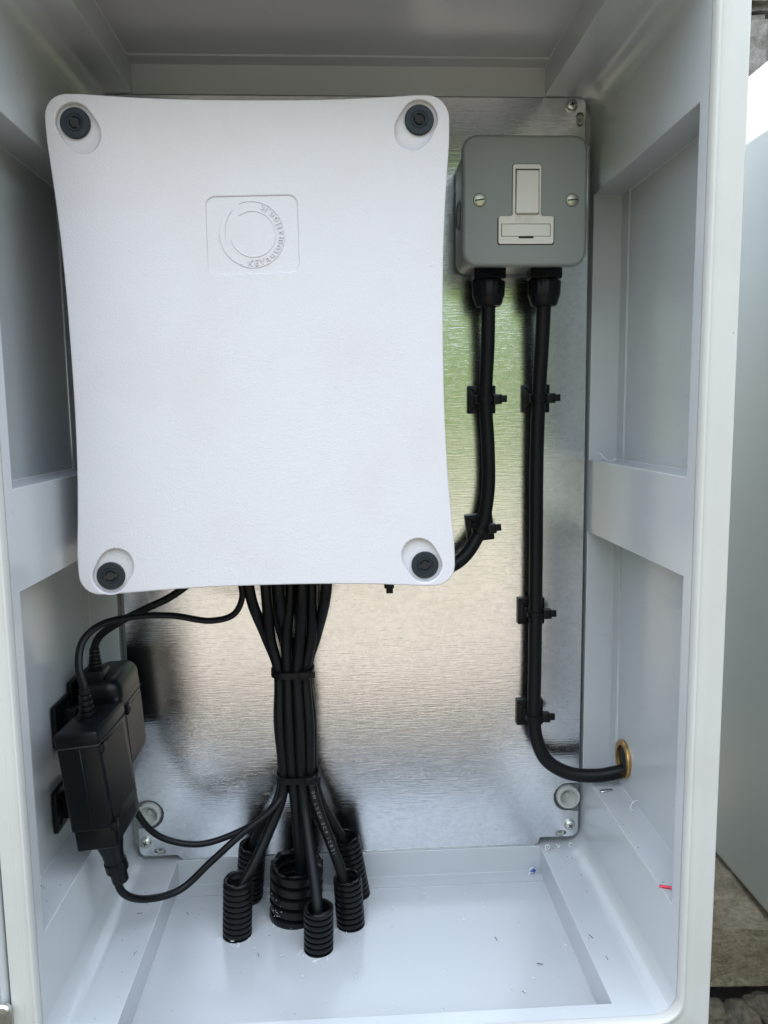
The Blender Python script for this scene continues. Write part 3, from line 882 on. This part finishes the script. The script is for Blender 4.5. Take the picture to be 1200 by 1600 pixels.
def strap_ring(name, c, ax_x, ax_y, lab, tilt=0.0):
    t = thing(name, c, lab, 'cable tie', 'ties round the central bundle')
    V, F = [], []
    n = 40
    for k in range(n):
        a = 2*math.pi*k/n
        ex = 2.6
        ca, sa = math.cos(a), math.sin(a)
        x = ax_x*math.copysign(abs(ca)**(2/ex), ca); y = ax_y*math.copysign(abs(sa)**(2/ex), sa)
        nn = Vector((x/ax_x**2, y/ax_y**2)).normalized()
        for (e, hz) in ((0, -2.3), (0, 2.3), (1.1, 2.3), (1.1, -2.3)):
            V.append((c[0]+x+nn.x*e, c[1]+y+nn.y*e, c[2]+hz+tilt*x))
    for i in range(n):
        j = (i+1) % n
        for k in range(4):
            k2 = (k+1) % 4; F.append((i*4+k, i*4+k2, j*4+k2, j*4+k))
    obj('strap', (V, F), 'tie', t, ang=40)
    h = obj('strap_head', rbox((c[0]+ax_x*0.62, c[1]-ax_y*0.98-1.6, c[2]+tilt*ax_x), (7.4, 4.4, 6.4), 0.7, 2), 'tie', t)
    obj('strap_tail', rbox((c[0]+ax_x*0.62+5.6, c[1]-ax_y*0.98-0.6, c[2]+tilt*ax_x), (4.6, 1.4, 4.4), 0.3, 1), 'tie', h)
    obj('mount_pad', rbox((c[0]+1.5, -1.9, c[2]+4), (24, 3.8, 27), 1), 'tie', t)
    obj('mount_saddle', rbox((c[0], -9.5, c[2]), (14, 13, 8), 0.8), 'tie', t)
strap_ring('cable_tie', (T1.x-0.3, -29.5, T1.z), 15.2, 13.2, 'upper cable tie round the black cable bundle', 0.02)
strap_ring('cable_tie', (T2.x-0.6, -30, T2.z), 16.0, 13.0, 'lower cable tie round the bundle above the fan-out', 0.04)

# ================================================================== THE TWO ADAPTERS ON THE LEFT WALL
def ribbed(base, axis, r0, r1, length, n):
    pr = [(r0*1.25, 0), (r0*1.25, 1.6)]
    h = 1.6
    for k in range(n):
        r = r0+(r1-r0)*k/(n-1); s = (length-1.6)/n
        pr += [(r*0.72, h+0.05*s), (r*0.72, h+0.35*s), (r, h+0.42*s), (r, h+0.95*s)]
        h += s
    pr += [(r1*0.6, h)]
    return lathe(pr, base, axis, 22)
a1 = thing('power_adapter', (-166, -105, -215), 'black power adapter in front on the left wall, cable from its top', 'adapter', 'black adapters on the left wall')
ROT = Matrix.Translation((-166.5, -105, -176)) @ Matrix.Rotation(R(-6.2), 4, 'Y') @ Matrix.Rotation(R(-3), 4, 'Z')
A = lambda vf: xf(vf, ROT)
obj('casing', A(rbox((0, 0, 3.5), (26.6, 50, 58), 1.8, 3)), 'casing', a1)
obj('top_cap', A(rbox((0, 0, 35.5), (28.0, 51.6, 9.0), 2.2, 3)), 'casing', a1)
obj('bottom_cap', A(rbox((0.6, 0, -31.0), (25.2, 48.6, 15), 1.4, 3)), 'casing', a1)
obj('seam_band', A(rbox((0, 0, 30.6), (27.4, 50.8, 1.2), 0.3, 1)), 'dark', a1)
obj('seam_band', A(rbox((0.2, 0, -23.9), (26.0, 49.4, 1.2), 0.3, 1)), 'dark', a1)
obj('side_panel', A(rbox((13.2, -1, 4), (0.7, 40, 48), 0.3, 1)), 'casing', a1)
obj('side_panel', A(rbox((13.0, -1, -31.5), (0.7, 36, 9), 0.3, 1)), 'casing', a1)
obj('front_rib', A(rbox((1.0, -25.1, 4), (1.2, 0.9, 50), 0.35, 1)), 'casing', a1)
for (yy, zz) in ((-21, 27.5), (-22, -24)):
    lt = obj('latch', A(rbox((13.6, yy, zz), (4.0, 6.5, 6.0), 0.7, 2)), 'casing', a1)
    obj('latch_groove', A(rbox((15.4, yy, zz-0.5), (0.7, 3.2, 3.4), 0.1, 1)), 'dark', lt)
obj('strain_relief', ribbed((-172.0, -105, -136.5), (-0.06, 0, 1), 5.4, 3.4, 20, 5), 'casing', a1)
obj('lower_strain_relief', lathe([(9.5, 0), (9.2, 8), (7.2, 17), (6.6, 24), (7.4, 24.5), (7.4, 31), (5.6, 31.5), (5.4, 40), (2.5, 41)], (-163.0, -109, -212), (0.14, 0.15, -1), 22), 'casing', a1, ang=25)

a2 = thing('power_adapter', (-172, -46, -190), 'black power adapter at the back left with rounded shoulders', 'adapter', 'black adapters on the left wall')
ROT2 = Matrix.Translation((-173, -46, -155)) @ Matrix.Rotation(R(-3.5), 4, 'Y')
B = lambda vf: xf(vf, ROT2)
obj('casing', B(rbox((0, 0, -8), (28, 54, 60), 5.5, 4)), 'casing', a2)
obj('top_cap', B(rbox((-0.2, 0, 20), (29.2, 55.5, 24), 9.0, 5)), 'casing', a2)
obj('seam_band', B(rbox((0, 0, 10.2), (28.6, 54.8, 1.2), 0.3, 1)), 'dark', a2)
obj('side_panel', B(rbox((14.0, 2, -12), (0.7, 40, 38), 0.3, 1)), 'casing', a2)
lt = obj('latch', B(rbox((14.4, -16, 7), (4.2, 7, 7), 0.7, 2)), 'casing', a2)
obj('latch_groove', B(rbox((16.3, -16, 6.5), (0.8, 3.4, 4), 0.1, 1)), 'dark', lt)
obj('plug', rbox((-180, -60, -122), (16, 18, 10), 2, 2), 'casing', a2)
obj('strain_relief', ribbed((-179.8, -60, -118), (0, 0, 1), 4.6, 3.4, 15, 5), 'casing', a2)

for k, (y_, z_, lab) in enumerate(((-75, -149, 'black wall pad behind the front adapter top'), (-43, -143, 'black wall pad behind the rear adapter'), (-84, -205, 'black wall pad behind the front adapter bottom'))):
    t = thing('adhesive_mount', (-202, y_, z_-14), lab, 'wall pad', 'adhesive pads on the left wall')
    obj('pad', rbox((-199.9, y_, z_), (3.6, 29, 29), 1.0, 2), 'tie', t)
    obj('saddle', rbox((-193.5, y_, z_), (10, 9, 18), 1.0, 2), 'tie', t)
    obj('pad_rib', merge(*[xf(rbox((0, 0, 0), (1.4, 12, 1.4), 0.3, 1), Matrix.Translation((-197.6, y_, z_)) @ Matrix.Rotation(R(q), 4, 'X') @ Matrix.Translation((0, 8.5, 0))) for q in (45, 135, 225, 315)]), 'tie', t)

# ================================================================== LEAVINGS OF THE WORK
def curl(c, r, turns, pitch, w, seed):
    rnd = random.Random(seed); P = []
    ax, u, v = frame((rnd.uniform(-1, 1), rnd.uniform(-1, 1), rnd.uniform(-.3, .3)))
    n = int(14*turns)+2
    for k in range(n):
        a = 2*math.pi*turns*k/(n-1)
        rr = r*(1-0.25*k/n)
        P.append(Vector(c)+ax*(pitch*turns*(k/(n-1)-.5))+(u*math.cos(a)+v*math.sin(a))*rr)
    lo = min(p.z for p in P)
    P = [p+Vector((0, 0, c[2]-lo+w*0.6)) for p in P]
    return tube(P, w, 6, raw=True)
tag(obj('wire_offcut', tube([(189.2, -158.6, -236.0), (192.5, -160.0, -236.0), (195.9, -161.2, -235.9)], 0.9, 10), 'red', ang=60), 'short red wire offcut on the lower right ledge', 'wire offcut')
tag(obj('wire_offcut', tube([(147.0, -4.5, -321.4), (149.0, -3.2, -320.4), (150.6, -2.0, -318.6)], 1.2, 10), 'blue', ang=60), 'short blue wire offcut in the back right floor corner', 'wire offcut')
tag(obj('metal_strip', rbox((198.2, -34.5, -236.2), (10.5, 3.0, 1.3), 0.3, 1, Matrix.Rotation(R(14), 4, 'Z')), 'zinc'), 'small metal strip on the right ledge below the brass nut', 'metal strip')
SH = [((208.5, -64, -237), 3.2, 0.8, 16, 0.33, 'thin pale shaving curled on the right ledge'),
      ((197, -18, 20.5), 2.4, 0.9, 18, 0.33, 'pale shaving curled on the right middle rib'),
      ((160, -6, -300.5), 2.0, 1.4, 3, 0.45, 'pale curl below the lower right plate corner'),
      ((169, -4, -300.5), 1.6, 1.0, 3, 0.4, 'small pale curl beneath the slotted plate corner'),
      ((148.5, -4, -323), 3.4, 1.3, 6, 0.4, 'pale curl tangled with the blue wire offcut'),
      ((145.5, -8, -323), 1.8, 1.2, 5, 0.3, 'smaller pale curl left of the blue offcut'),
      ((180, -3, -300.5), 1.5, 1.2, 2.5, 0.4, 'pale curl in the corner right of the plate')]
for k, (c, r_, tn, pi_, w_, lab) in enumerate(SH):
    tag(obj('plastic_shaving', curl(c, r_, tn, pi_, w_, k), 'shaving', ang=60), lab, 'shaving', 'plastic shavings')
# dust and clippings too small to tell apart
V, F = [], []
rnd = random.Random(3)
def speck(x, y, z_, s, l=1.0, a=0.0):
    global V, F
    v, f = xf(rbox((0, 0, 0), (s*l, s*0.6, s*0.5), 0, 1), Matrix.Translation((x, y, z_+s*0.25)) @ Matrix.Rotation(a, 4, 'Z'))
    k = len(V); V += v; F += [tuple(i+k for i in q) for q in f]
for i in range(16):
    speck(rnd.uniform(-138, 150), rnd.uniform(-172, -16), -322.2, rnd.choice((0.35, 0.45, 0.55)), rnd.choice((1, 1, 2, 8)), rnd.uniform(0, 3))
for i in range(20):
    speck(rnd.choice((rnd.uniform(157, 177), rnd.uniform(-166, -146))), rnd.uniform(-170, 0), -300.5, rnd.choice((0.35, 0.45, 0.55)), rnd.choice((1, 1, 2, 8)), rnd.uniform(0, 3))
for i in range(26):
    speck(rnd.choice((rnd.uniform(192, 210), rnd.uniform(-200, -182))), rnd.uniform(-172, -2), -237, rnd.choice((0.4, 0.5, 0.6)), rnd.choice((1, 1, 3)), rnd.uniform(0, 3))
for i in range(22):
    speck(rnd.uniform(60, 148), rnd.uniform(-12, -2), -322.9, rnd.choice((0.6, 0.8)), rnd.choice((1, 3)), rnd.uniform(0, 3))
tag(obj('swarf_dust', (V, F), 'dark', smooth=False), 'fine dark dust and clippings scattered on the enclosure floor', 'dust', kind='stuff')
V, F = [], []
for i in range(110):
    a = rnd.uniform(0, 6.28)
    speck(rnd.uniform(-138, 180), rnd.uniform(-172, -2), -300.4 if rnd.random() < .0 else -322.2, rnd.choice((0.4, 0.5, 0.8)), rnd.choice((1, 2, 3)), a)
for i in range(60):
    a = rnd.uniform(2.2, 4.4); h = rnd.uniform(4, 24)
    speck(-45.6+20.3*math.cos(a*1.0), -40.2+20.3*math.sin(a), FZ+h, rnd.choice((0.4, 0.6)))
for (cx, cy, cr) in ((-87.6, -61.7, 11.5), (-45.8, -40, 21), (-26.8, -81.4, 11.5), (-3.5, -55.9, 11.5), (1.5, -19, 11.5)):
    for i in range(14):
        a = rnd.uniform(3.0, 6.4); rr_ = cr+abs(rnd.gauss(0, 3.0))
        speck(cx+rr_*math.cos(a), cy+rr_*math.sin(a), -323.4, rnd.choice((0.4, 0.6, 0.9)), rnd.choice((1, 2, 4)), rnd.uniform(0, 3))
tag(obj('plastic_dust', (V, F), 'shaving', smooth=False), 'fine pale plastic dust on the floor and wide conduit', 'dust', kind='stuff')
